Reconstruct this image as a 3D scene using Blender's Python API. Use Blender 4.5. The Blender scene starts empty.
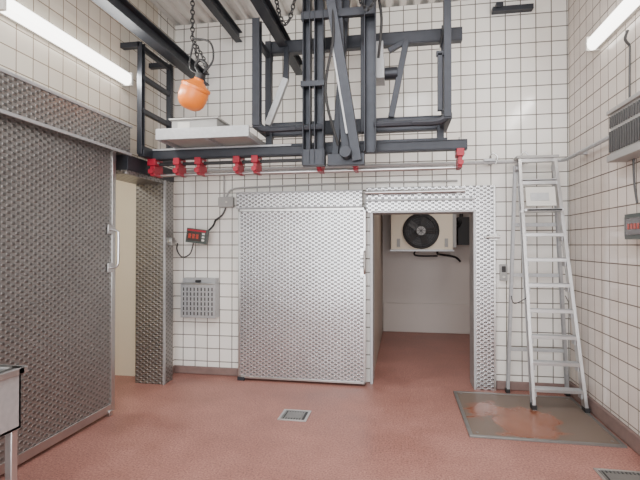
import bpy, bmesh, math, random
from mathutils import Vector, Matrix
random.seed(4)
PI=math.pi
# ------------------------------------------------------------ materials
def new_mat(name):
    m=bpy.data.materials.new(name); m.use_nodes=True
    nt=m.node_tree; b=nt.nodes['Principled BSDF']
    return m,nt,b
def N(nt,t,**k):
    n=nt.nodes.new(t)
    for a,v in k.items(): setattr(n,a,v)
    return n
def plain(name,col,rough=.5,metal=0,var=.12,scale=12,bump=.0,emit=None,es=0):
    m,nt,b=new_mat(name)
    tc=N(nt,'ShaderNodeTexCoord'); no=N(nt,'ShaderNodeTexNoise')
    no.inputs['Scale'].default_value=scale; no.inputs['Detail'].default_value=5
    nt.links.new(tc.outputs['Object'],no.inputs['Vector'])
    mx=N(nt,'ShaderNodeMix',data_type='RGBA')
    mx.inputs[6].default_value=(*[c*(1-var) for c in col],1)
    mx.inputs[7].default_value=(*[min(1,c*(1+var)) for c in col],1)
    nt.links.new(no.outputs['Fac'],mx.inputs[0])
    nt.links.new(mx.outputs[2],b.inputs['Base Color'])
    b.inputs['Roughness'].default_value=rough; b.inputs['Metallic'].default_value=metal
    if bump:
        bp=N(nt,'ShaderNodeBump'); bp.inputs['Strength'].default_value=bump; bp.inputs['Distance'].default_value=.003
        nt.links.new(no.outputs['Fac'],bp.inputs['Height']); nt.links.new(bp.outputs[0],b.inputs['Normal'])
    if emit:
        b.inputs['Emission Color'].default_value=(*emit,1); b.inputs['Emission Strength'].default_value=es
    return m
def uv_world(nt):
    tc=N(nt,'ShaderNodeTexCoord'); sp=N(nt,'ShaderNodeSeparateXYZ')
    nt.links.new(tc.outputs['Object'],sp.inputs[0])
    ad=N(nt,'ShaderNodeMath',operation='ADD'); nt.links.new(sp.outputs[0],ad.inputs[0]); nt.links.new(sp.outputs[1],ad.inputs[1])
    return tc,ad.outputs[0],sp.outputs[2]
def tile(name,c1,c2,grout,size=.15,mortar=.005,off=(0,0)):
    m,nt,b=new_mat(name); tc,u,v=uv_world(nt)
    cb=N(nt,'ShaderNodeCombineXYZ'); 
    au=N(nt,'ShaderNodeMath',operation='ADD'); au.inputs[1].default_value=30+off[0]; nt.links.new(u,au.inputs[0])
    av=N(nt,'ShaderNodeMath',operation='ADD'); av.inputs[1].default_value=off[1]; nt.links.new(v,av.inputs[0])
    nt.links.new(au.outputs[0],cb.inputs[0]); nt.links.new(av.outputs[0],cb.inputs[1])
    br=N(nt,'ShaderNodeTexBrick'); br.offset=0; br.squash=1
    br.inputs['Scale'].default_value=1; br.inputs['Brick Width'].default_value=size; br.inputs['Row Height'].default_value=size
    br.inputs['Mortar Size'].default_value=mortar; br.inputs['Mortar Smooth'].default_value=.15
    br.inputs['Color1'].default_value=(*c1,1); br.inputs['Color2'].default_value=(*c2,1); br.inputs['Mortar'].default_value=(*grout,1)
    nt.links.new(cb.outputs[0],br.inputs['Vector'])
    no=N(nt,'ShaderNodeTexNoise'); no.inputs['Scale'].default_value=1.3; no.inputs['Detail'].default_value=6
    nt.links.new(tc.outputs['Object'],no.inputs['Vector'])
    rp=N(nt,'ShaderNodeValToRGB'); rp.color_ramp.elements[0].position=.3; rp.color_ramp.elements[0].color=(.88,.85,.80,1)
    rp.color_ramp.elements[1].position=.62; rp.color_ramp.elements[1].color=(1,1,1,1)
    nt.links.new(no.outputs['Fac'],rp.inputs[0])
    mx=N(nt,'ShaderNodeMix',data_type='RGBA',blend_type='MULTIPLY'); mx.inputs[0].default_value=.6
    nt.links.new(br.outputs['Color'],mx.inputs[6]); nt.links.new(rp.outputs[0],mx.inputs[7])
    nt.links.new(mx.outputs[2],b.inputs['Base Color'])
    mr=N(nt,'ShaderNodeMapRange'); mr.inputs[3].default_value=.16; mr.inputs[4].default_value=.8
    nt.links.new(br.outputs['Fac'],mr.inputs[0]); nt.links.new(mr.outputs[0],b.inputs['Roughness'])
    bp=N(nt,'ShaderNodeBump',invert=True); bp.inputs['Strength'].default_value=.5; bp.inputs['Distance'].default_value=.003
    nt.links.new(br.outputs['Fac'],bp.inputs['Height']); nt.links.new(bp.outputs[0],b.inputs['Normal'])
    return m
def quilted(name,col,p=.085,q=.05,rough=.3,strength=1,dist=.009,relief_shade=.45,metal=.85):
    m,nt,b=new_mat(name); tc,u,v=uv_world(nt)
    def s(sock,per):
        a=N(nt,'ShaderNodeMath',operation='MULTIPLY'); a.inputs[1].default_value=2*PI/per; nt.links.new(sock,a.inputs[0])
        c=N(nt,'ShaderNodeMath',operation='SINE'); nt.links.new(a.outputs[0],c.inputs[0]); return c.outputs[0]
    mu=N(nt,'ShaderNodeMath',operation='MULTIPLY'); nt.links.new(s(u,p),mu.inputs[0]); nt.links.new(s(v,q),mu.inputs[1])
    mr=N(nt,'ShaderNodeMapRange',interpolation_type='SMOOTHSTEP'); mr.inputs[1].default_value=0; mr.inputs[2].default_value=.7
    nt.links.new(mu.outputs[0],mr.inputs[0])
    bp=N(nt,'ShaderNodeBump'); bp.inputs['Strength'].default_value=strength; bp.inputs['Distance'].default_value=dist
    nt.links.new(mr.outputs[0],bp.inputs['Height']); nt.links.new(bp.outputs[0],b.inputs['Normal'])
    no=N(nt,'ShaderNodeTexNoise'); no.inputs['Scale'].default_value=2.5; no.inputs['Detail'].default_value=5
    nt.links.new(tc.outputs['Object'],no.inputs['Vector'])
    mx=N(nt,'ShaderNodeMix',data_type='RGBA'); mx.inputs[6].default_value=(*[c*.8 for c in col],1); mx.inputs[7].default_value=(*[min(1,c*1.15) for c in col],1)
    nt.links.new(no.outputs['Fac'],mx.inputs[0])
    mg=N(nt,'ShaderNodeMix',data_type='RGBA',blend_type='MULTIPLY'); mg.inputs[7].default_value=(relief_shade,relief_shade,relief_shade,1)  # bumps multiplied darker: relief shading put into the base colour
    nt.links.new(mr.outputs[0],mg.inputs[0]); nt.links.new(mx.outputs[2],mg.inputs[6])
    nt.links.new(mg.outputs[2],b.inputs['Base Color'])
    b.inputs['Metallic'].default_value=metal; b.inputs['Roughness'].default_value=rough
    return m
def floor_mat():
    m,nt,b=new_mat('red_resin_floor'); tc=N(nt,'ShaderNodeTexCoord')
    n1=N(nt,'ShaderNodeTexNoise'); n1.inputs['Scale'].default_value=1.6; n1.inputs['Detail'].default_value=9; n1.inputs['Roughness'].default_value=.7
    n2=N(nt,'ShaderNodeTexNoise'); n2.inputs['Scale'].default_value=75; n2.inputs['Detail'].default_value=4; n2.inputs['Roughness'].default_value=.7
    for n in (n1,n2): nt.links.new(tc.outputs['Object'],n.inputs['Vector'])
    r1=N(nt,'ShaderNodeValToRGB'); r1.color_ramp.elements[0].position=.32; r1.color_ramp.elements[0].color=(.33,.145,.115,1)
    r1.color_ramp.elements[1].position=.68; r1.color_ramp.elements[1].color=(.51,.255,.21,1)
    nt.links.new(n1.outputs['Fac'],r1.inputs[0])
    r2=N(nt,'ShaderNodeValToRGB'); r2.color_ramp.elements[0].position=.36; r2.color_ramp.elements[0].color=(.45,.43,.43,1)
    r2.color_ramp.elements[1].position=.6; r2.color_ramp.elements[1].color=(1.0,1,1,1)
    nt.links.new(n2.outputs['Fac'],r2.inputs[0])
    mx=N(nt,'ShaderNodeMix',data_type='RGBA',blend_type='MULTIPLY'); mx.inputs[0].default_value=1
    nt.links.new(r1.outputs[0],mx.inputs[6]); nt.links.new(r2.outputs[0],mx.inputs[7]); nt.links.new(mx.outputs[2],b.inputs['Base Color'])
    mr=N(nt,'ShaderNodeMapRange'); mr.inputs[1].default_value=.3; mr.inputs[2].default_value=.7; mr.inputs[3].default_value=.40; mr.inputs[4].default_value=.6
    nt.links.new(n1.outputs['Fac'],mr.inputs[0]); nt.links.new(mr.outputs[0],b.inputs['Roughness'])
    bp=N(nt,'ShaderNodeBump'); bp.inputs['Strength'].default_value=.4; bp.inputs['Distance'].default_value=.002
    nt.links.new(n2.outputs['Fac'],bp.inputs['Height']); nt.links.new(bp.outputs[0],b.inputs['Normal'])
    return m
def plate_mat():
    m,nt,b=new_mat('worn_scale_plate'); tc=N(nt,'ShaderNodeTexCoord')
    n1=N(nt,'ShaderNodeTexNoise'); n1.inputs['Scale'].default_value=3.2; n1.inputs['Detail'].default_value=7; n1.inputs['Distortion'].default_value=.8
    nt.links.new(tc.outputs['Object'],n1.inputs['Vector'])
    vm=N(nt,'ShaderNodeVectorMath',operation='DISTANCE'); vm.inputs[1].default_value=(.98,4.22,0)
    nt.links.new(tc.outputs['Object'],vm.inputs[0])
    ma=N(nt,'ShaderNodeMath',operation='MULTIPLY_ADD'); ma.inputs[1].default_value=-1.0; ma.inputs[2].default_value=.38
    nt.links.new(vm.outputs['Value'],ma.inputs[0])
    ad=N(nt,'ShaderNodeMath',operation='ADD'); nt.links.new(ma.outputs[0],ad.inputs[0]); nt.links.new(n1.outputs['Fac'],ad.inputs[1])
    rp=N(nt,'ShaderNodeValToRGB'); rp.color_ramp.elements[0].position=.50; rp.color_ramp.elements[0].color=(.155,.115,.09,1)
    rp.color_ramp.elements[1].position=.56; rp.color_ramp.elements[1].color=(.21,.075,.038,1)
    e=rp.color_ramp.elements.new(.85); e.color=(.27,.10,.055,1)
    nt.links.new(ad.outputs[0],rp.inputs[0]); nt.links.new(rp.outputs[0],b.inputs['Base Color'])
    mr=N(nt,'ShaderNodeMapRange'); mr.inputs[1].default_value=.5; mr.inputs[2].default_value=.6; mr.inputs[3].default_value=.5; mr.inputs[4].default_value=.22
    nt.links.new(ad.outputs[0],mr.inputs[0]); nt.links.new(mr.outputs[0],b.inputs['Roughness'])
    return m

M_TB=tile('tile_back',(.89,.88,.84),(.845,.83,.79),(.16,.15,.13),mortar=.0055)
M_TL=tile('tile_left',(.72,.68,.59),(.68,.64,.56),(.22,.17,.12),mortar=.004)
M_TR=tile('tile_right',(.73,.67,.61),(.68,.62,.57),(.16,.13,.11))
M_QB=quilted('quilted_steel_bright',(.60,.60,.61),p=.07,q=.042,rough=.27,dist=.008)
M_QL=quilted('quilted_steel_grey',(.30,.295,.285),p=.075,q=.046,rough=.40,relief_shade=.6,dist=.006)
M_FLOOR=floor_mat(); M_PLATE=plate_mat()
M_DARK=plain('dark_painted_steel',(.034,.038,.047),.42,.4,var=.3,bump=.2)
M_STEEL=plain('stainless_steel',(.55,.55,.54),.28,1,var=.08)
M_ALU=plain('aluminium',(.56,.56,.56),.33,.95,var=.1)
M_GALV=plain('galvanised',(.44,.45,.46),.5,.6,var=.2,scale=30)
M_SHEET=plain('pale_board',(.46,.46,.44),.6,0,var=.15)
M_RED=plain('red_paint',(.34,.010,.03),.4,0)
M_ORANGE=plain('orange_paint',(.78,.20,.02),.35,0,var=.1)
M_BLACK=plain('black_rubber',(.015,.015,.016),.5,0)
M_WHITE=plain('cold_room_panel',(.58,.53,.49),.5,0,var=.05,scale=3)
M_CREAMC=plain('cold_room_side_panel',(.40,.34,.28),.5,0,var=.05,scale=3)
M_CREAM=plain('cream_panel',(.80,.74,.60),.5,0,var=.04,scale=2)
M_BEIGE=plain('evaporator_housing',(.74,.66,.52),.5,0,var=.04,scale=2)
M_PLAST=plain('grey_plastic',(.34,.34,.33),.5,0,var=.05)
M_PLASTL=plain('light_plastic',(.60,.59,.55),.45,0,var=.05)
M_SKIRT=plain('skirting_resin',(.20,.135,.12),.6,0,var=.25)
M_CEIL=plain('ceiling_sheet',(.72,.70,.66),.5,0,var=.08)
M_DRAIN=plain('drain_steel',(.25,.25,.24),.4,.7,var=.2)
M_TUBE=plain('lamp_diffuser',(1,1,.97),.4,0,var=0,emit=(1,.98,.92),es=6)
M_REDLED=plain('red_led',(.30,.04,.03),.3,0,emit=(1,.1,.05),es=.1)
M_GREEN=plain('dark_case',(.055,.07,.065),.4,0)
M_SCREEN=plain('display_glass',(.06,.045,.045),.1,0)
M_CABLE=plain('cable_grey',(.06,.06,.06),.5,0)

# ------------------------------------------------------------ builder
class B:
    def __init__(s,name): s.name=name; s.bm=bmesh.new(); s.mats=[]
    def mi(s,m):
        if m not in s.mats: s.mats.append(m)
        return s.mats.index(m)
    def _paint(s,verts,m):
        i=s.mi(m)
        for f in {f for v in verts for f in v.link_faces}: f.material_index=i
    def box(s,a,b,m,mat=None):
        r=bmesh.ops.create_cube(s.bm,size=1)['verts']
        c=[(a[i]+b[i])/2 for i in range(3)]; d=[abs(b[i]-a[i]) for i in range(3)]
        for v in r:
            v.co=Vector((v.co.x*d[0]+c[0],v.co.y*d[1]+c[1],v.co.z*d[2]+c[2]))
            if mat: v.co=mat@v.co
        s._paint(r,m); return s
    def beam(s,p1,p2,w,h,m,up=(0,0,1),off=(0,0)):
        p1=Vector(p1);p2=Vector(p2); d=(p2-p1); L=d.length; d.normalize(); up=Vector(up)
        if abs(d.dot(up))>.98: up=Vector((0,1,0))
        sd=d.cross(up).normalized(); u=sd.cross(d).normalized()
        r=bmesh.ops.create_cube(s.bm,size=1)['verts']; c=(p1+p2)/2
        for v in r: v.co=c+d*(v.co.x*L)+sd*(v.co.y*w+off[0])+u*(v.co.z*h+off[1])
        s._paint(r,m); return s
    def ibeam(s,p1,p2,w,h,m,t=.012,up=(0,0,1)):
        s.beam(p1,p2,w,t,m,up,(0,h/2-t/2)); s.beam(p1,p2,w,t,m,up,(0,-h/2+t/2)); s.beam(p1,p2,t,h-2*t,m,up); return s
    def channel(s,p1,p2,w,h,m,t=.01,up=(0,0,1),side=1):
        s.beam(p1,p2,w,t,m,up,(0,h/2-t/2)); s.beam(p1,p2,w,t,m,up,(0,-h/2+t/2)); s.beam(p1,p2,t,h-2*t,m,up,(side*(w/2-t/2),0)); return s
    def cyl(s,p1,p2,r,m,seg=16,r2=None):
        p1=Vector(p1);p2=Vector(p2); d=p2-p1
        mt=Matrix.Translation((p1+p2)/2)@d.to_track_quat('Z','Y').to_matrix().to_4x4()
        v=bmesh.ops.create_cone(s.bm,cap_ends=True,segments=seg,radius1=r,radius2=r if r2 is None else r2,depth=d.length,matrix=mt)['verts']
        s._paint(v,m); return s
    def lathe(s,org,axis,prof,m,seg=32):
        org=Vector(org); ax=Vector(axis).normalized(); x=ax.orthogonal().normalized(); y=ax.cross(x); i0=s.mi(m); R=[]
        for r,h in prof: R.append([s.bm.verts.new(org+ax*h+r*(math.cos(2*PI*k/seg)*x+math.sin(2*PI*k/seg)*y)) for k in range(seg)])
        for A,C in zip(R[:-1],R[1:]):
            for k in range(seg): s.bm.faces.new((A[k],A[(k+1)%seg],C[(k+1)%seg],C[k])).material_index=i0
        s.bm.faces.new(R[0][::-1]).material_index=i0; s.bm.faces.new(R[-1]).material_index=i0; return s
    def tube(s,pts,r,m,seg=8,smooth=True,closed=False,sub=6):
        P=[Vector(p) for p in pts]
        if smooth and len(P)>2:
            Q=[]; n=len(P)
            rng=range(n) if closed else range(n-1)
            for i in rng:
                if closed: a,b,c,d=P[(i-1)%n],P[i],P[(i+1)%n],P[(i+2)%n]
                else: a,b,c,d=P[max(i-1,0)],P[i],P[i+1],P[min(i+2,n-1)]
                for k in range(sub):
                    t=k/sub
                    Q.append(.5*((2*b)+(c-a)*t+(2*a-5*b+4*c-d)*t*t+(3*b-a-3*c+d)*t**3))
            if not closed: Q.append(P[-1])
            P=Q
        n=len(P); rings=[]; nrm=None
        for i,p in enumerate(P):
            if closed: t=(P[(i+1)%n]-P[i-1]).normalized()
            else: t=(P[min(i+1,n-1)]-P[max(i-1,0)]).normalized()
            if nrm is None: nrm=t.orthogonal().normalized()
            nrm=(nrm-t*nrm.dot(t)).normalized(); bi=t.cross(nrm)
            rings.append([s.bm.verts.new(p+r*(math.cos(2*PI*k/seg)*nrm+math.sin(2*PI*k/seg)*bi)) for k in range(seg)])
        idx=s.mi(m)
        for i in range(n if closed else n-1):
            A=rings[i];Bq=rings[(i+1)%n]
            for k in range(seg):
                f=s.bm.faces.new((A[k],A[(k+1)%seg],Bq[(k+1)%seg],Bq[k])); f.material_index=idx
        if not closed:
            for R in (rings[0][::-1],rings[-1]):
                f=s.bm.faces.new(R); f.material_index=idx
        return s
    def chain(s,pts,m,L=.04,w=.026,r=.005):
        P=[Vector(p) for p in pts]; out=[]; carry=0
        for a,b in zip(P[:-1],P[1:]):
            d=b-a; l=d.length; t=carry
            while t<l: out.append((a+d*(t/l),d.normalized())); t+=L*.78
            carry=t-l
        for i,(c,d) in enumerate(out):
            x=d.orthogonal().normalized(); y=d.cross(x)
            o=x if i%2 else y
            pl=[c+d*(L/2*math.cos(a))+o*(w/2*math.sin(a)) for a in [2*PI*k/10 for k in range(10)]]
            s.tube(pl,r,m,seg=5,smooth=False,closed=True)
        return s
    def done(s,bev=.003,parent=None):
        bmesh.ops.recalc_face_normals(s.bm,faces=s.bm.faces)
        me=bpy.data.meshes.new(s.name); s.bm.to_mesh(me); s.bm.free()
        for m in s.mats: me.materials.append(m)
        for p in me.polygons: p.use_smooth=True
        me.set_sharp_from_angle(angle=math.radians(35))
        o=bpy.data.objects.new(s.name,me); bpy.context.collection.objects.link(o)
        if bev:
            md=o.modifiers.new('bevel','BEVEL'); md.width=bev; md.segments=2; md.limit_method='ANGLE'; md.angle_limit=math.radians(50)
        if parent: o.parent=parent
        return o

XL,XR,YB,ZC=-2.62,1.70,5.06,4.10
# ------------------------------------------------------------ room shell
B('floor').box((-4.6,-3,-.12),(1.95,8.3,0),M_FLOOR).done(0)
b=B('wall_back')
b.box((-2.84,YB,0),(-.30,YB+.2,ZC),M_TB); b.box((.76,YB,0),(1.95,YB+.2,ZC),M_TB); b.box((-.30,YB,1.85),(.76,YB+.2,ZC),M_TB); b.done(0)
b=B('wall_left')
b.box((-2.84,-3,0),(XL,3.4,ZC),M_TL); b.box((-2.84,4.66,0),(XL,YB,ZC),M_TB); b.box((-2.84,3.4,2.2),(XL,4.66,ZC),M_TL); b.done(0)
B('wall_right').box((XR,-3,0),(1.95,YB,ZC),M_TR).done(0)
b=B('ceiling'); i0=b.mi(M_CEIL); prof=[]; x=-2.84
while x<1.95:
    prof+= [(x,0),(x+.05,0),(x+.075,.05),(x+.125,.05)]; x+=.15
lo=[(b.bm.verts.new((px,-3,ZC+pz)),b.bm.verts.new((px,YB+.2,ZC+pz))) for px,pz in prof]
for a,c in zip(lo[:-1],lo[1:]): b.bm.faces.new((a[0],a[1],c[1],c[0]))
b.box((-2.84,-3,ZC+.06),(1.95,YB+.2,ZC+.12),M_CEIL); b.done(0)
b=B('wall_coldroom')
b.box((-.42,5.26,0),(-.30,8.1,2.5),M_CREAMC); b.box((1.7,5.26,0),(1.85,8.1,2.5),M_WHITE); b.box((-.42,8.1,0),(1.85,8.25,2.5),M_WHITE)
b.box((-.29,8.07,0),(1.69,8.1,.5),M_WHITE); b.done(.01)
B('ceiling_coldroom').box((-.42,5.26,2.5),(1.85,8.25,2.6),M_WHITE).done(0)
b=B('wall_sideroom')
b.box((-4.6,4.84,0),(-2.85,4.95,2.7),M_CREAM); b.box((-4.6,2.4,0),(-4.45,4.84,2.7),M_CREAM); b.box((-4.45,2.4,0),(-2.85,2.5,2.7),M_CREAM); b.done(0)
B('ceiling_sideroom').box((-4.6,2.4,2.7),(-2.85,4.95,2.8),M_WHITE).done(0)
B('baseboard_back').box((XL,YB-.025,0),(-1.8,YB,.09),M_SKIRT).box((.98,YB-.025,0),(XR,YB,.09),M_SKIRT).done(.01)
B('baseboard_right').box((XR-.03,-3,0),(XR,YB-.03,.13),M_SKIRT).done(.012)
B('baseboard_left').box((XL,-3,0),(XL+.012,3.3,.10),M_SKIRT).box((XL,4.80,0),(XL+.02,YB-.03,.09),M_SKIRT).done(.005)

# ------------------------------------------------------------ left sliding door
b=B('sliding_cold_room_door')
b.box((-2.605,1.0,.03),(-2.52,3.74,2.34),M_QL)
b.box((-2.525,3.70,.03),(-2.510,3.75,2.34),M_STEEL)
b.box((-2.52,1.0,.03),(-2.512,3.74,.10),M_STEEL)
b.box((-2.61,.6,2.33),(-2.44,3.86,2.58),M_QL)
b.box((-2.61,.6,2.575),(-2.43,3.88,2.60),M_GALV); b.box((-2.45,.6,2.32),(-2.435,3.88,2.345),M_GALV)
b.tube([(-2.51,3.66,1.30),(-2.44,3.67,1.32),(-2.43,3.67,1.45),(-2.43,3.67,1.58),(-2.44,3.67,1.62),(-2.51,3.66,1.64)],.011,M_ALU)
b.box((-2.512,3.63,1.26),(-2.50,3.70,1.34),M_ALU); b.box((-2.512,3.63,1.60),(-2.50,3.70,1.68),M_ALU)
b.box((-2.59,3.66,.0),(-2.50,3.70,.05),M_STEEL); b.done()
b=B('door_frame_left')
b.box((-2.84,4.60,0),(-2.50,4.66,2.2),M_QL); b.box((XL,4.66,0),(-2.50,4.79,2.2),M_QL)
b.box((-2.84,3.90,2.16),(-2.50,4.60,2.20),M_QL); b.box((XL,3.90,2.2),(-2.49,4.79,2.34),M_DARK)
b.box((-2.51,4.585,0),(-2.492,4.62,2.2),M_GALV)
b.box((-2.50,4.66,1.50),(-2.45,4.74,1.58),M_STEEL).cyl((-2.47,4.62,1.54),(-2.47,4.78,1.54),.018,M_STEEL)
b.done()

# ------------------------------------------------------------ back sliding door + frame
b=B('sliding_cold_room_door')
b.box((-1.77,4.90,.025),(-.365,4.99,1.90),M_QB)
for z0,z1 in ((.025,.05),(1.87,1.90)): b.box((-1.775,4.893,z0),(-.36,4.90,z1),M_STEEL)
for x0,x1 in ((-1.775,-1.755),(-.38,-.36)): b.box((x0,4.893,.025),(x1,4.90,1.90),M_STEEL)
b.box((-1.79,4.87,1.905),(-.395,4.985,2.075),M_QB); b.box((-1.80,4.86,2.07),(-.39,4.985,2.085),M_GALV); b.box((-1.79,4.865,1.9),(-.395,4.875,1.915),M_GALV)
b.tube([(-.37,4.90,1.20),(-.37,4.84,1.21),(-.37,4.83,1.3),(-.37,4.84,1.42),(-.37,4.90,1.43)],.011,M_STEEL)
b.box((-.42,4.885,1.17),(-.365,4.893,1.25),M_STEEL); b.box((-.42,4.885,1.39),(-.365,4.893,1.47),M_STEEL)
b.box((-1.78,4.88,.0),(-1.70,4.92,.04),M_DARK); b.done()
b=B('door_frame_back')
b.box((.76,4.995,0),(.97,5.06,2.12),M_QB); b.box((-.36,4.995,1.85),(.76,5.06,2.12),M_QB)
b.box((.752,4.992,0),(.775,5.28,1.87),M_GALV); b.box((-.30,4.992,1.845),(.76,5.28,1.865),M_GALV)
b.box((-.32,4.995,0),(-.29,5.28,1.85),M_GALV)
b.box((.95,4.99,0),(.972,4.995,2.12),M_STEEL)
b.cyl((-.37,4.93,2.06),(.66,4.93,2.06),.022,M_ALU)
for x in (-.2,.2,.6): b.box((x-.02,4.93,2.03),(x+.02,4.995,2.09),M_STEEL)
b.box((-.36,4.95,1.97),(.76,4.995,1.99),M_GALV)
b.box((.90,4.93,1.55),(.98,4.995,1.61),M_STEEL).cyl((.86,4.92,1.58),(1.0,4.92,1.58),.016,M_STEEL)
b.done()
b=B('light_switch'); b.box((1.02,5.02,1.13),(1.09,YB,1.30),M_PLAST); b.box((1.035,5.012,1.22),(1.075,5.02,1.28),M_BLACK); b.cyl((1.055,5.02,1.17),(1.055,5.005,1.17),.014,M_PLASTL)
b.done(.006)

# ------------------------------------------------------------ evaporator inside
b=B('evaporator_fan_unit')
b.box((-.14,7.35,1.42),(.80,7.95,2.06),M_BEIGE)
b.box((-.16,7.33,1.40),(.82,7.97,1.43),M_GALV)
b.box((.80,7.40,1.46),(.86,7.9,2.02),M_PLAST)
for x in (-.05,.68): b.box((x,7.342,1.47),(x+.05,7.35,1.60),M_PLAST)
c=Vector((.32,7.33,1.72))
for k,(r,rr) in enumerate(((.26,.022),(.24,.012))): b.tube([(c.x+r*math.cos(a),7.33-.02*k,c.z+r*math.sin(a)) for a in [2*PI*i/32 for i in range(32)]],rr,M_BLACK,smooth=False,closed=True)
b.cyl((c.x,7.345,c.z),(c.x,7.349,c.z),.26,M_BLACK,seg=36)
b.cyl((c.x,7.28,c.z),(c.x,7.33,c.z),.07,M_PLAST,seg=20)
for i in range(5):
    a=2*PI*i/5
    rot=Matrix.Translation(c)@Matrix.Rotation(-a,4,'Y')
    b.box((.05,-.01,-.06),(.22,0,.06),M_CABLE,mat=rot@Matrix.Rotation(.5,4,'X'))
for r in (.08,.12,.16,.20,.23): b.tube([(c.x+r*math.cos(a),7.27,c.z+r*math.sin(a)) for a in [2*PI*i/28 for i in range(28)]],.003,M_CABLE,seg=5,smooth=False,closed=True)
for i in range(8):
    a=PI*i/4; b.cyl((c.x,7.272,c.z),(c.x+.26*math.cos(a),7.30,c.z+.26*math.sin(a)),.004,M_CABLE,seg=6)
for x in (-.08,.74):
    for y in (7.42,7.88): b.cyl((x,y,2.05),(x,y,2.5),.01,M_STEEL,seg=8)
b.tube([(.6,7.7,1.42),(.6,7.72,1.36),(.66,7.9,1.34),(.9,8.0,1.30),(1.0,8.05,1.22)],.018,M_BLACK)
b.tube([(.25,7.6,1.42),(.25,7.65,1.33),(.6,7.75,1.32)],.015,M_BLACK)
b.box((.92,7.7,1.5),(1.15,8.05,1.95),M_BLACK); b.tube([(.86,7.6,1.8),(.95,7.7,1.85),(1.0,7.8,2.2),(1.0,7.8,2.5)],.03,M_BLACK)
b.done()

# ------------------------------------------------------------ overhead gantry
b=B('overhead_lifting_gantry')
D=M_DARK
b.channel((-1.29,4.35,3.42),(.56,4.35,3.42),.08,.12,D)
b.channel((-1.29,4.35,2.62),(.40,4.35,2.62),.08,.13,D)
b.channel((-2.42,4.2,2.38),(.58,4.2,2.38),.08,.09,D)
b.beam((-2.42,4.2,2.435),(-1.0,4.2,2.435),.05,.02,M_GALV)
b.channel((-1.26,3.95,2.56),(-1.26,3.95,3.52),.07,.08,D); b.channel((-1.26,4.33,2.56),(-1.26,4.33,3.48),.06,.07,D,side=-1)
b.beam((-1.26,3.92,2.57),(-1.26,4.40,2.57),.07,.05,D); b.beam((-1.26,3.92,3.34),(-1.26,4.40,3.34),.05,.05,D)
b.tube([(-1.26,3.95,2.66),(-1.25,3.95,2.57),(-1.17,3.95,2.53),(-.9,3.95,2.53)],.030,D); b.tube([(-.9,3.95,2.53),(-.66,3.95,2.53)],.030,D,smooth=False)
b.beam((-1.26,4.3,2.66),(-1.08,4.3,3.10),.06,.06,M_GALV); b.beam((-1.08,4.3,3.08),(-1.08,4.33,3.42),.05,.05,D)
b.channel((.39,3.95,2.56),(.39,3.95,ZC),.06,.08,D); b.channel((.40,4.33,2.56),(.40,4.33,3.50),.05,.07,D,side=-1)
b.beam((.39,3.92,2.57),(.39,4.40,2.57),.07,.05,D); b.beam((.39,3.92,3.36),(.39,4.40,3.36),.05,.05,D)
b.beam((.33,3.95,3.1),(.33,3.95,2.62),.04,.04,D); b.beam((.39,3.95,3.1),(.30,3.95,3.1),.04,.04,D)
b.tube([(.39,3.95,2.66),(.38,3.95,2.57),(.30,3.95,2.53),(.1,3.95,2.53)],.030,D); b.tube([(.1,3.95,2.53),(-.22,3.95,2.53)],.030,D,smooth=False)
b.beam((.06,4.3,3.38),(-.08,4.3,2.68),.055,.055,D); b.beam((.06,4.3,3.38),(-.1,4.3,3.30),.045,.045,D)
for x,w in ((-.80,.07),(-.69,.085),(-.25,.10)):
    b.channel((x,3.95,2.2 if x<-.5 else 2.3),(x,3.95,ZC),.10,w,D,up=(1,0,0))
b.channel((-.33,4.3,2.55),(-.33,4.3,ZC),.06,.07,D)
b.beam((-.84,3.95,2.26),(-.64,3.95,2.26),.1,.14,D); b.beam((-.85,3.93,2.9),(-.64,3.93,2.9),.07,.05,D)
b.beam((-.85,3.93,3.5),(-.2,3.93,3.5),.05,.07,D)
b.channel((-.66,3.85,ZC),(-.36,3.95,2.22),.08,.12,D); b.channel((-.56,3.95,ZC),(-.46,4.05,2.25),.08,.12,D)
b.channel((-.44,4.1,ZC),(-.58,4.15,2.3),.06,.08,D); b.beam((-.56,3.87,3.2),(-.44,3.9,2.45),.03,.025,M_GALV)
b.channel((-.52,4.0,3.2),(-.40,4.0,2.3),.06,.08,D)
b.beam((-.62,3.98,2.24),(-.3,3.98,2.24),.08,.1,D)
b.cyl((-.45,3.8,2.28),(-.45,4.2,2.28),.05,D)
b.tube([(-.60,3.88,3.9),(-.55,3.82,3.3),(-.62,3.84,2.8),(-.52,3.9,2.35)],.012,M_BLACK)
b.tube([(-.20,3.9,3.7),(-.15,3.86,3.4),(-.18,3.95,3.1)],.012,M_BLACK)
b.box((-.24,4.2,3.02),(-.14,4.42,3.20),M_GALV).cyl((-.14,4.3,3.09),(-.02,4.3,3.09),.055,D,seg=20)
b.box((-.22,4.25,3.20),(-.15,4.35,3.38),M_GALV)
for x in (-1.24,-.5,.36): b.beam((x,4.28,2.36),(x,4.28,2.62),.06,.06,D)
b.beam((-1.28,4.28,2.44),(.42,4.28,2.44),.05,.05,D)
b.channel((-2.42,4.0,2.36),(-2.42,4.0,3.42),.05,.06,D); b.channel((-2.42,4.55,2.36),(-2.42,4.55,3.42),.05,.06,D,side=-1)
for z in (2.42,2.78,3.1,3.38): b.beam((-2.42,4.0,z),(-2.42,4.55,z),.04,.045,D)
b.beam((-2.42,4.0,3.40),(-2.62,4.0,3.40),.06,.05,D); b.beam((-2.42,4.5,3.40),(-2.62,4.5,3.40),.06,.05,D)
b.beam((-2.42,4.0,2.38),(-2.42,4.55,2.38),.06,.07,D)
b.ibeam((-2.25,.2,3.43),(-2.25,YB,3.43),.12,.14,D,t=.014)
b.ibeam((-1.83,.2,3.90),(-1.83,YB,3.90),.08,.12,D)
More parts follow.
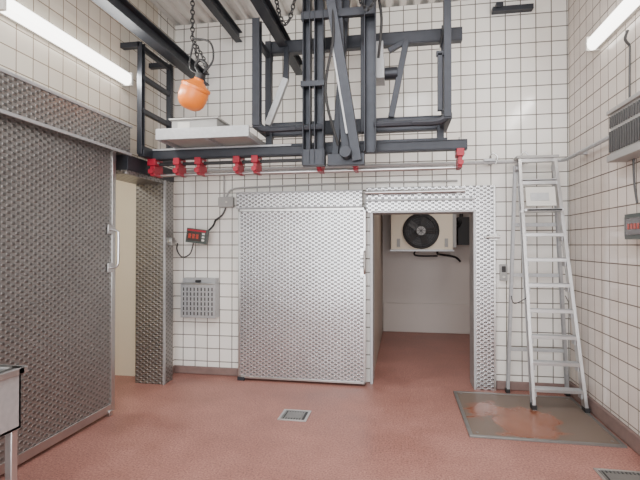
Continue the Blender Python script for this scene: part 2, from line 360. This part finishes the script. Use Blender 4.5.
b.ibeam((-1.11,.2,3.48),(-1.11,YB,3.48),.09,.13,D)
for x,z0 in ((-2.25,3.49),(-1.83,3.96),(-1.11,3.54)):
    for y in (1.0,3.2): b.cyl((x,y,z0),(x,y,ZC),.02,D)
b.cyl((-2.46,4.3,2.20),(.50,4.3,2.20),.018,M_ALU); b.beam((-1.25,4.36,2.21),(.3,4.36,2.21),.02,.04,M_GALV)
b.beam((-2.42,4.24,2.30),(-.9,4.24,2.30),.03,.03,M_BLACK)
for x in (-2.40,-2.14,-1.92,-1.53,-1.35,-.73,-.40,.52):
    w=.032 if x not in (-2.40,-.73) else .042
    b.box((x-w,4.15,2.28),(x+w,4.30,2.345),M_RED); b.box((x-w*.55,4.17,2.18),(x+w*.55,4.34,2.28),M_RED)
    b.cyl((x-w-.012,4.20,2.31),(x+w+.012,4.20,2.31),.012,M_ALU,seg=8); b.cyl((x,4.13,2.22),(x,4.17,2.22),.026,M_RED,seg=14)
    b.cyl((x,4.2,2.33),(x,4.2,2.45),.011,M_ALU,seg=8)
b.done(.003)
b=B('service_platform'); b.box((-2.18,3.86,2.475),(-1.30,4.34,2.50),M_SHEET); b.box((-2.18,3.84,2.45),(-1.30,3.87,2.55),M_GALV); b.box((-2.18,4.33,2.445),(-1.30,4.36,2.51),M_GALV)
for x in (-2.17,-1.72,-1.33): b.box((x,3.87,2.445),(x+.03,4.33,2.475),M_GALV)
b.done()
b=B('control_box'); b.box((-2.08,3.95,2.501),(-1.64,4.22,2.65),M_PLAST); b.box((-2.10,3.93,2.65),(-1.62,4.24,2.665),M_SHEET); b.box((-2.02,3.944,2.56),(-1.9,3.95,2.63),M_PLASTL); b.done(.006)

# hoist: dome shaped motor housing, tilted, hook block and chain bag ring above
b=B('chain_hoist'); hc=Vector((-1.82,3.85,2.84)); ax=Vector((.42,-.12,.9)).normalized()
b.lathe(hc,ax,[(.02,-.135),(.06,-.128),(.095,-.105),(.118,-.07),(.127,-.02),(.128,.04),(.124,.05),(.124,.056),(.131,.058),(.131,.082),(.12,.088),(.085,.105),(.06,.125),(.045,.135),(.04,.16),(.02,.165)],M_ORANGE,seg=40)
b.cyl(hc+ax*.155,hc+ax*.20,.045,M_BLACK)
b.tube([hc+ax*.19,(-1.80,3.85,3.10),(-1.76,3.85,3.15),(-1.70,3.85,3.11),(-1.71,3.85,3.04)],.014,M_BLACK)
b.chain([(-1.83,3.85,3.86),(-1.83,3.85,3.35),(-1.77,3.85,3.14)],M_BLACK,L=.05,w=.034,r=.006)
b.tube([(-1.83,3.85,3.35),(-1.66,3.84,3.3),(-1.63,3.84,3.14),(-1.72,3.84,3.03)],.009,M_BLACK)
b.tube([(-1.83,3.86,3.3),(-1.86,3.86,3.1),(-1.76,3.86,3.02)],.009,M_BLACK)
b.chain([(-1.80,3.85,3.3),(-1.72,3.85,3.16),(-1.70,3.85,3.02)],M_BLACK,L=.04,w=.026,r=.005)
b.cyl((-1.83,3.85,3.83),(-1.83,3.85,3.86),.03,M_DARK)
b.done(0)
def sag(x0,x1,y,z,d,n=10): return [(x0+(x1-x0)*i/n,y,z-d*(1-(2*i/n-1)**2)) for i in range(n+1)]
b=B('hanging_chain'); b.chain(sag(-1.10,-.84,3.84,3.95,.55),M_BLACK,L=.05,w=.034,r=.006); b.chain([(-1.10,3.84,4.1),(-1.10,3.84,3.95)],M_BLACK,L=.05,w=.034,r=.006); b.chain([(-.84,3.84,4.1),(-.84,3.84,3.95)],M_BLACK,L=.05,w=.034,r=.006); b.done(0)
b=B('hanging_chain'); b.chain(sag(-.40,-.12,3.8,3.9,.45),M_BLACK,L=.05,w=.034,r=.006); b.chain([(-.40,3.8,4.1),(-.40,3.8,3.9)],M_BLACK,L=.05,w=.034,r=.006); b.chain([(-.12,3.8,4.1),(-.12,3.8,3.9)],M_BLACK,L=.05,w=.034,r=.006);b.done(0)

b=B('meat_rail')
b.tube([(XL+.02,4.96,2.35),(1.55,4.96,2.35)],.019,M_GALV,smooth=False)
b.tube([(1.55,4.96,2.35),(1.60,4.95,2.35),(1.63,4.9,2.35)],.019,M_GALV)
b.tube([(1.63,4.9,2.35),(1.63,3.92,2.35)],.019,M_GALV,smooth=False)
for x in (-2.3,-1.5,-.6,.3,.93,1.25): b.beam((x,4.96,2.35),(x,YB,2.35),.03,.03,M_GALV)
for y in (4.6,3.94): b.beam((1.63,y,2.35),(XR,y,2.35),.03,.03,M_GALV)
for x in (.90,1.20): b.tube([(x,4.95,2.37),(x+.03,4.93,2.44),(x+.08,4.93,2.40),(x+.06,4.93,2.32)],.008,M_STEEL); b.box((x-.05,4.93,2.36),(x+.06,4.99,2.385),M_GALV)
b.done(.001)
b=B('wall_bracket'); b.box((.95,4.98,3.92),(1.35,YB,3.97),M_DARK); b.box((.98,4.95,3.95),(1.05,YB,4.0),M_DARK); b.done()

# ------------------------------------------------------------ wall gear left of door
b=B('perforated_steel_cabinet')
b.box((-2.48,4.93,.67),(-2.06,YB,1.07),M_GALV); b.box((-2.47,4.96,1.07),(-2.07,YB,1.12),M_GALV)
for i in range(9):
    for j in range(6):
        x=-2.45+i*.043; z=.70+j*.055
        b.box((x,4.926,z),(x+.016,4.932,z+.040),M_CABLE)
b.box((-2.47,4.924,1.05),(-2.07,4.932,1.065),M_STEEL); b.box((-2.30,4.922,1.075),(-2.24,4.96,1.10),M_BLACK); b.done(.003)
b=B('temperature_display'); R=Matrix.Translation((-2.24,4.85,1.60))@Matrix.Rotation(.12,4,'Y')
b.box((-.12,-.03,-.08),(.12,.04,.08),M_GREEN,mat=R); b.box((-.105,-.034,-.055),(.055,-.03,.045),M_SCREEN,mat=R); b.box((-.11,-.033,.05),(.11,-.03,.07),M_RED,mat=R)
for k in range(3): b.box((-.09+k*.045,-.037,-.03),(-.06+k*.045,-.034,.02),M_REDLED,mat=R)
for k in range(3): b.box((.07,-.036,-.05+k*.035),(.10,-.030,-.03+k*.035),M_PLASTL,mat=R)
b.beam((-2.20,4.88,1.62),(-2.20,YB,1.62),.03,.03,M_STEEL); b.tube([(-2.13,4.9,1.66),(-2.08,4.92,1.72),(-2.08,4.98,1.78),(-2.08,5.05,1.80)],.012,M_BLACK)
b.tube([(-2.30,4.88,1.52),(-2.36,4.92,1.40),(-2.48,4.97,1.36),(-2.56,5.0,1.44),(-2.58,5.05,1.52)],.008,M_CABLE); b.done(.005)
b=B('junction_box'); b.box((-2.04,4.99,1.93),(-1.88,YB,2.05),M_PLAST); b.box((-2.05,4.98,1.935),(-1.87,4.99,2.045),M_PLAST); b.cyl((-1.95,4.984,1.99),(-1.95,4.975,1.99),.012,M_PLASTL); b.done(.005)
b=B('wall_conduit'); b.cyl((-2.0,5.04,2.05),(-2.0,5.04,2.33),.01,M_PLAST,seg=8)
b.tube([(-1.97,5.04,2.05),(-1.9,5.045,2.14),(-1.6,5.045,2.16),(-.5,5.045,2.18),(.6,5.045,2.18)],.011,M_PLAST); b.tube([(-1.98,5.04,1.93),(-2.02,5.04,1.85),(-2.09,5.04,1.80)],.01,M_CABLE)
b.done(0)

# ------------------------------------------------------------ lamps
def lamp(x,sgn,y0,y1,z):
    b=B('fluorescent_wall_lamp'); wx=x
    b.box((wx,y0,z-.05),(wx+sgn*.04,y1,z+.05),M_PLASTL)
    prof=[(0.04,-.055),(.075,-.06),(.10,-.035),(.105,0),(.10,.035),(.075,.06),(.04,.055)]
    i=b.mi(M_TUBE); A=[b.bm.verts.new((wx+sgn*px,y0+.03,z+pz)) for px,pz in prof]; C=[b.bm.verts.new((wx+sgn*px,y1-.03,z+pz)) for px,pz in prof]
    for k in range(len(prof)-1): b.bm.faces.new((A[k],A[k+1],C[k+1],C[k])).material_index=i
    b.bm.faces.new(A).material_index=i; b.bm.faces.new(C).material_index=i; b.bm.faces.new((A[-1],A[0],C[0],C[-1])).material_index=i
    for ya,yb in ((y0,y0+.03),(y1-.03,y1)): b.box((wx,ya,z-.062),(wx+sgn*.108,yb,z+.062),M_PLASTL)
    b.done(.003)
lamp(XL,1,2.55,4.02,3.08); lamp(XR,-1,2.8,4.33,3.24); lamp(XL,1,-.6,.9,3.08); lamp(XR,-1,-.4,1.1,3.24)

# ------------------------------------------------------------ ladder
b=B('step_ladder'); A=M_ALU
TL,TR=Vector((1.14,4.74,2.34)),Vector((1.46,4.74,2.34)); BL,BR=Vector((1.19,4.47,0)),Vector((1.63,4.47,0))
fw=(0,-1,.1)
for t,o,sd in ((TL,BL,1),(TR,BR,-1)): b.channel(o,t,.030,.08,A,t=.006,up=fw,side=sd)
for t,o in ((Vector((1.12,4.80,2.28)),Vector((1.075,4.96,0))),(Vector((1.48,4.80,2.28)),Vector((1.64,4.96,0)))):
    b.channel(o,t,.028,.05,M_GALV,t=.005,up=(0,-1,0)); b.box((o.x-.02,o.y-.03,0),(o.x+.02,o.y+.03,.04),M_BLACK)
for o in (BL,BR): b.box((o.x-.02,o.y-.045,0.016),(o.x+.02,o.y+.045,.055),M_BLACK)
def at(z): 
    t=z/2.34; return BL.lerp(TL,t),BR.lerp(TR,t)
for k in range(7):
    z=.20+.235*k; l,r=at(z)
    b.box((l.x+.01,l.y-.045,z-.03),(r.x-.01,l.y+.05,z),A)
    for q in range(3): b.box((l.x+.02,l.y-.04+q*.03,z),(r.x-.02,l.y-.03+q*.03,z+.004),M_GALV)
    for xx in (l.x+.016,r.x-.028): b.box((xx,l.y-.04,z-.075),(xx+.012,l.y+.04,z-.03),M_GALV)
l,r=at(1.86); zp=1.84
b.box((l.x,l.y-.12,zp-.025),(r.x,l.y+.12,zp),A); b.box((l.x+.02,l.y-.122,zp-.022),(r.x-.02,l.y-.118,zp-.004),M_BLACK)
pm=Matrix.Translation((0,l.y-.06,1.87))@Matrix.Rotation(-.25,4,'X'); b.box((l.x+.03,0,0),(r.x-.05,.012,.19),M_PLASTL,mat=pm); b.box((l.x+.07,-.003,.05),(r.x-.11,0,.13),M_GALV,mat=pm)
for z in (2.1,2.32): l,r=at(z); b.box((l.x,l.y-.03,z-.02),(r.x,l.y+.03,z+.015),A)
b.box((1.15,4.66,2.12),(1.46,4.76,2.13),M_GALV)
b.box((1.11,4.69,2.335),(1.49,4.83,2.36),M_PLAST)
for x in (1.13,1.47): b.cyl((x-.02,4.77,2.25),(x+.02,4.77,2.25),.035,M_GALV,seg=16)
for z in (.45,1.2,1.7): 
    t=z/2.28; b.beam((1.075+.045*t,4.96-.16*t,z),(1.64-.16*t,4.96-.16*t,z),.02,.035,M_GALV)
for s0,s1 in ((1.165,1.095),(1.575,1.60)): b.tube([(s0,4.60,1.0),(s1,4.75,.93),(s1,4.88,1.0)],.004,M_BLACK)
b.done(.002)

# ------------------------------------------------------------ right wall gear
b=B('insect_trap_lamp'); G=M_PLAST
b.box((1.58,3.25,2.17),(XR,3.83,2.50),G); b.box((1.56,3.22,2.49),(XR,3.85,2.52),G); b.box((1.56,3.22,2.13),(XR,3.85,2.18),G)
for i in range(16): y=3.27+i*.036; b.box((1.566,y,2.20),(1.582,y+.016,2.36),M_CABLE)
for i in range(16): y=3.27+i*.036; b.box((1.570,y,2.385),(1.582,y+.016,2.47),M_CABLE)
for i in range(3): x=1.60+i*.03; b.box((x,3.235,2.20),(x+.01,3.25,2.38),M_CABLE); b.box((x,3.83,2.20),(x+.01,3.845,2.38),M_CABLE)
b.tube([(1.68,3.75,2.52),(1.685,3.76,2.7),(1.68,3.74,2.98)],.008,M_CABLE); b.tube([(1.68,3.74,2.98),(1.64,3.72,3.02),(1.65,3.70,3.08)],.01,M_CABLE)
b.tube([(1.68,3.7,2.13),(1.685,3.7,1.95),(1.68,3.65,1.80)],.008,M_CABLE)
b.done(.004)
b=B('scale_display'); b.box((1.60,3.38,1.54),(1.67,3.66,1.72),M_GREEN); b.box((1.594,3.41,1.57),(1.60,3.63,1.69),M_SCREEN); b.box((1.67,3.47,1.58),(XR,3.57,1.68),M_STEEL)
for k in range(4): b.box((1.59,3.44+k*.045,1.61),(1.594,3.465+k*.045,1.65),M_REDLED)
b.box((1.60,3.66,1.56),(1.66,3.67,1.70),M_PLAST); b.done(.004)
# ------------------------------------------------------------ floor items
b=B('floor_scale_plate'); b.box((.545,3.77,0),(1.635,4.85,.012),M_PLATE)
for a,c in (((.53,3.75),(1.65,3.78)),((.53,4.84),(1.65,4.87)),((.53,3.78),(.56,4.84)),((1.62,3.78),(1.65,4.84))): b.box((a[0],a[1],0),(c[0],c[1],.016),M_DRAIN)
for x in (.60,1.58):
    for y in (3.83,4.79): b.cyl((x,y,.012),(x,y,.016),.012,M_DRAIN,seg=10)
b.done(.002)
def drain(x,y,s):
    b=B('floor_drain'); 
    for a,c in (((x,y),(x+s,y+.02)),((x,y+s-.02),(x+s,y+s)),((x,y+.02),(x+.02,y+s-.02)),((x+s-.02,y+.02),(x+s,y+s-.02))): b.box((a[0],a[1],0),(c[0],c[1],.008),M_STEEL)
    b.box((x+.02,y+.02,0),(x+s-.02,y+s-.02,.002),M_BLACK)
    n=int((s-.04)/.024)
    for i in range(n): b.box((x+.024+i*.024,y+.02,.002),(x+.036+i*.024,y+s-.02,.007),M_DRAIN)
    b.box((x+.06,y+.06,.003),(x+s-.06,y+s-.06,.008),M_DRAIN); b.done(.001)
drain(-1.04,3.84,.25); drain(1.27,3.03,.34)
# ------------------------------------------------------------ steel sink
b=B('steel_sink_table')
x0,x1,y0,y1=-2.38,-1.94,1.1,2.10; t=.02; S=M_GALV
b.box((x0,y0,.55),(x0+t,y1,.87),S); b.box((x1-t,y0,.55),(x1,y1,.87),S); b.box((x0,y0,.55),(x1,y0+t,.87),S); b.box((x0,y1-t,.55),(x1,y1,.87),S); b.box((x0,y0,.55),(x1,y1,.57),S)
for a,c in (((x0-.02,y0-.02),(x1+.02,y0+.04)),((x0-.02,y1-.04),(x1+.02,y1+.02)),((x0-.02,y0),(x0+.04,y1)),((x1-.04,y0),(x1+.02,y1))): b.box((a[0],a[1],.835),(c[0],c[1],.87),M_ALU)
for x in (x0+.03,x1-.03):
    for y in (y0+.03,y1-.03): b.box((x-.02,y-.02,.03),(x+.02,y+.02,.56),M_ALU); b.cyl((x,y,0),(x,y,.03),.02,M_BLACK)
for y in (y0+.03,y1-.03): b.beam((x0+.03,y,.2),(x1-.03,y,.2),.03,.03,M_ALU)
b.beam((x1-.03,y0+.03,.2),(x1-.03,y1-.03,.2),.03,.03,M_ALU); b.done(.004)

# ------------------------------------------------------------ lights
def area(name,loc,rot,sx,sy,e,col=(1,1,1)):
    l=bpy.data.lights.new(name,'AREA'); l.shape='RECTANGLE'; l.size=sx; l.size_y=sy; l.energy=e; l.color=col
    o=bpy.data.objects.new(name,l); o.location=loc; o.rotation_euler=rot; bpy.context.collection.objects.link(o); return o
area('gate_daylight',(-.4,-2.6,2.0),(math.radians(90),0,0),4.0,3.6,330,(.98,.98,1))
area('ceiling_fill',(-.4,1.6,4.0),(0,0,0),2.2,2.2,125,(.99,.98,1))  # added soft fill below the ceiling, no fixture belongs to it
area('lamp_light_left',(-2.48,3.3,3.08),(0,math.radians(-75),0),.1,1.4,24,(1,.98,.93))
area('lamp_light_right',(1.56,3.55,3.24),(0,math.radians(75),0),.1,1.4,24,(1,.98,.93))
area('coldroom_light',(.8,6.4,2.45),(0,0,0),.5,.5,11,(1,.94,.92))
area('sideroom_fill',(-3.6,3.7,2.65),(0,0,0),.6,.6,20,(1,.95,.85))  # unseen light added to brighten the cream panel
w=bpy.data.worlds.new('world'); bpy.context.scene.world=w; w.use_nodes=True
w.node_tree.nodes['Background'].inputs[0].default_value=(.9,.95,1,1); w.node_tree.nodes['Background'].inputs[1].default_value=.8
# ------------------------------------------------------------ camera
c=bpy.data.cameras.new('camera'); c.sensor_width=36; c.lens=25.9; co=bpy.data.objects.new('camera',c); bpy.context.collection.objects.link(co)
co.location=(0,0,1.5); co.rotation_euler=(math.radians(90.62),0,math.radians(9.87)); bpy.context.scene.camera=co
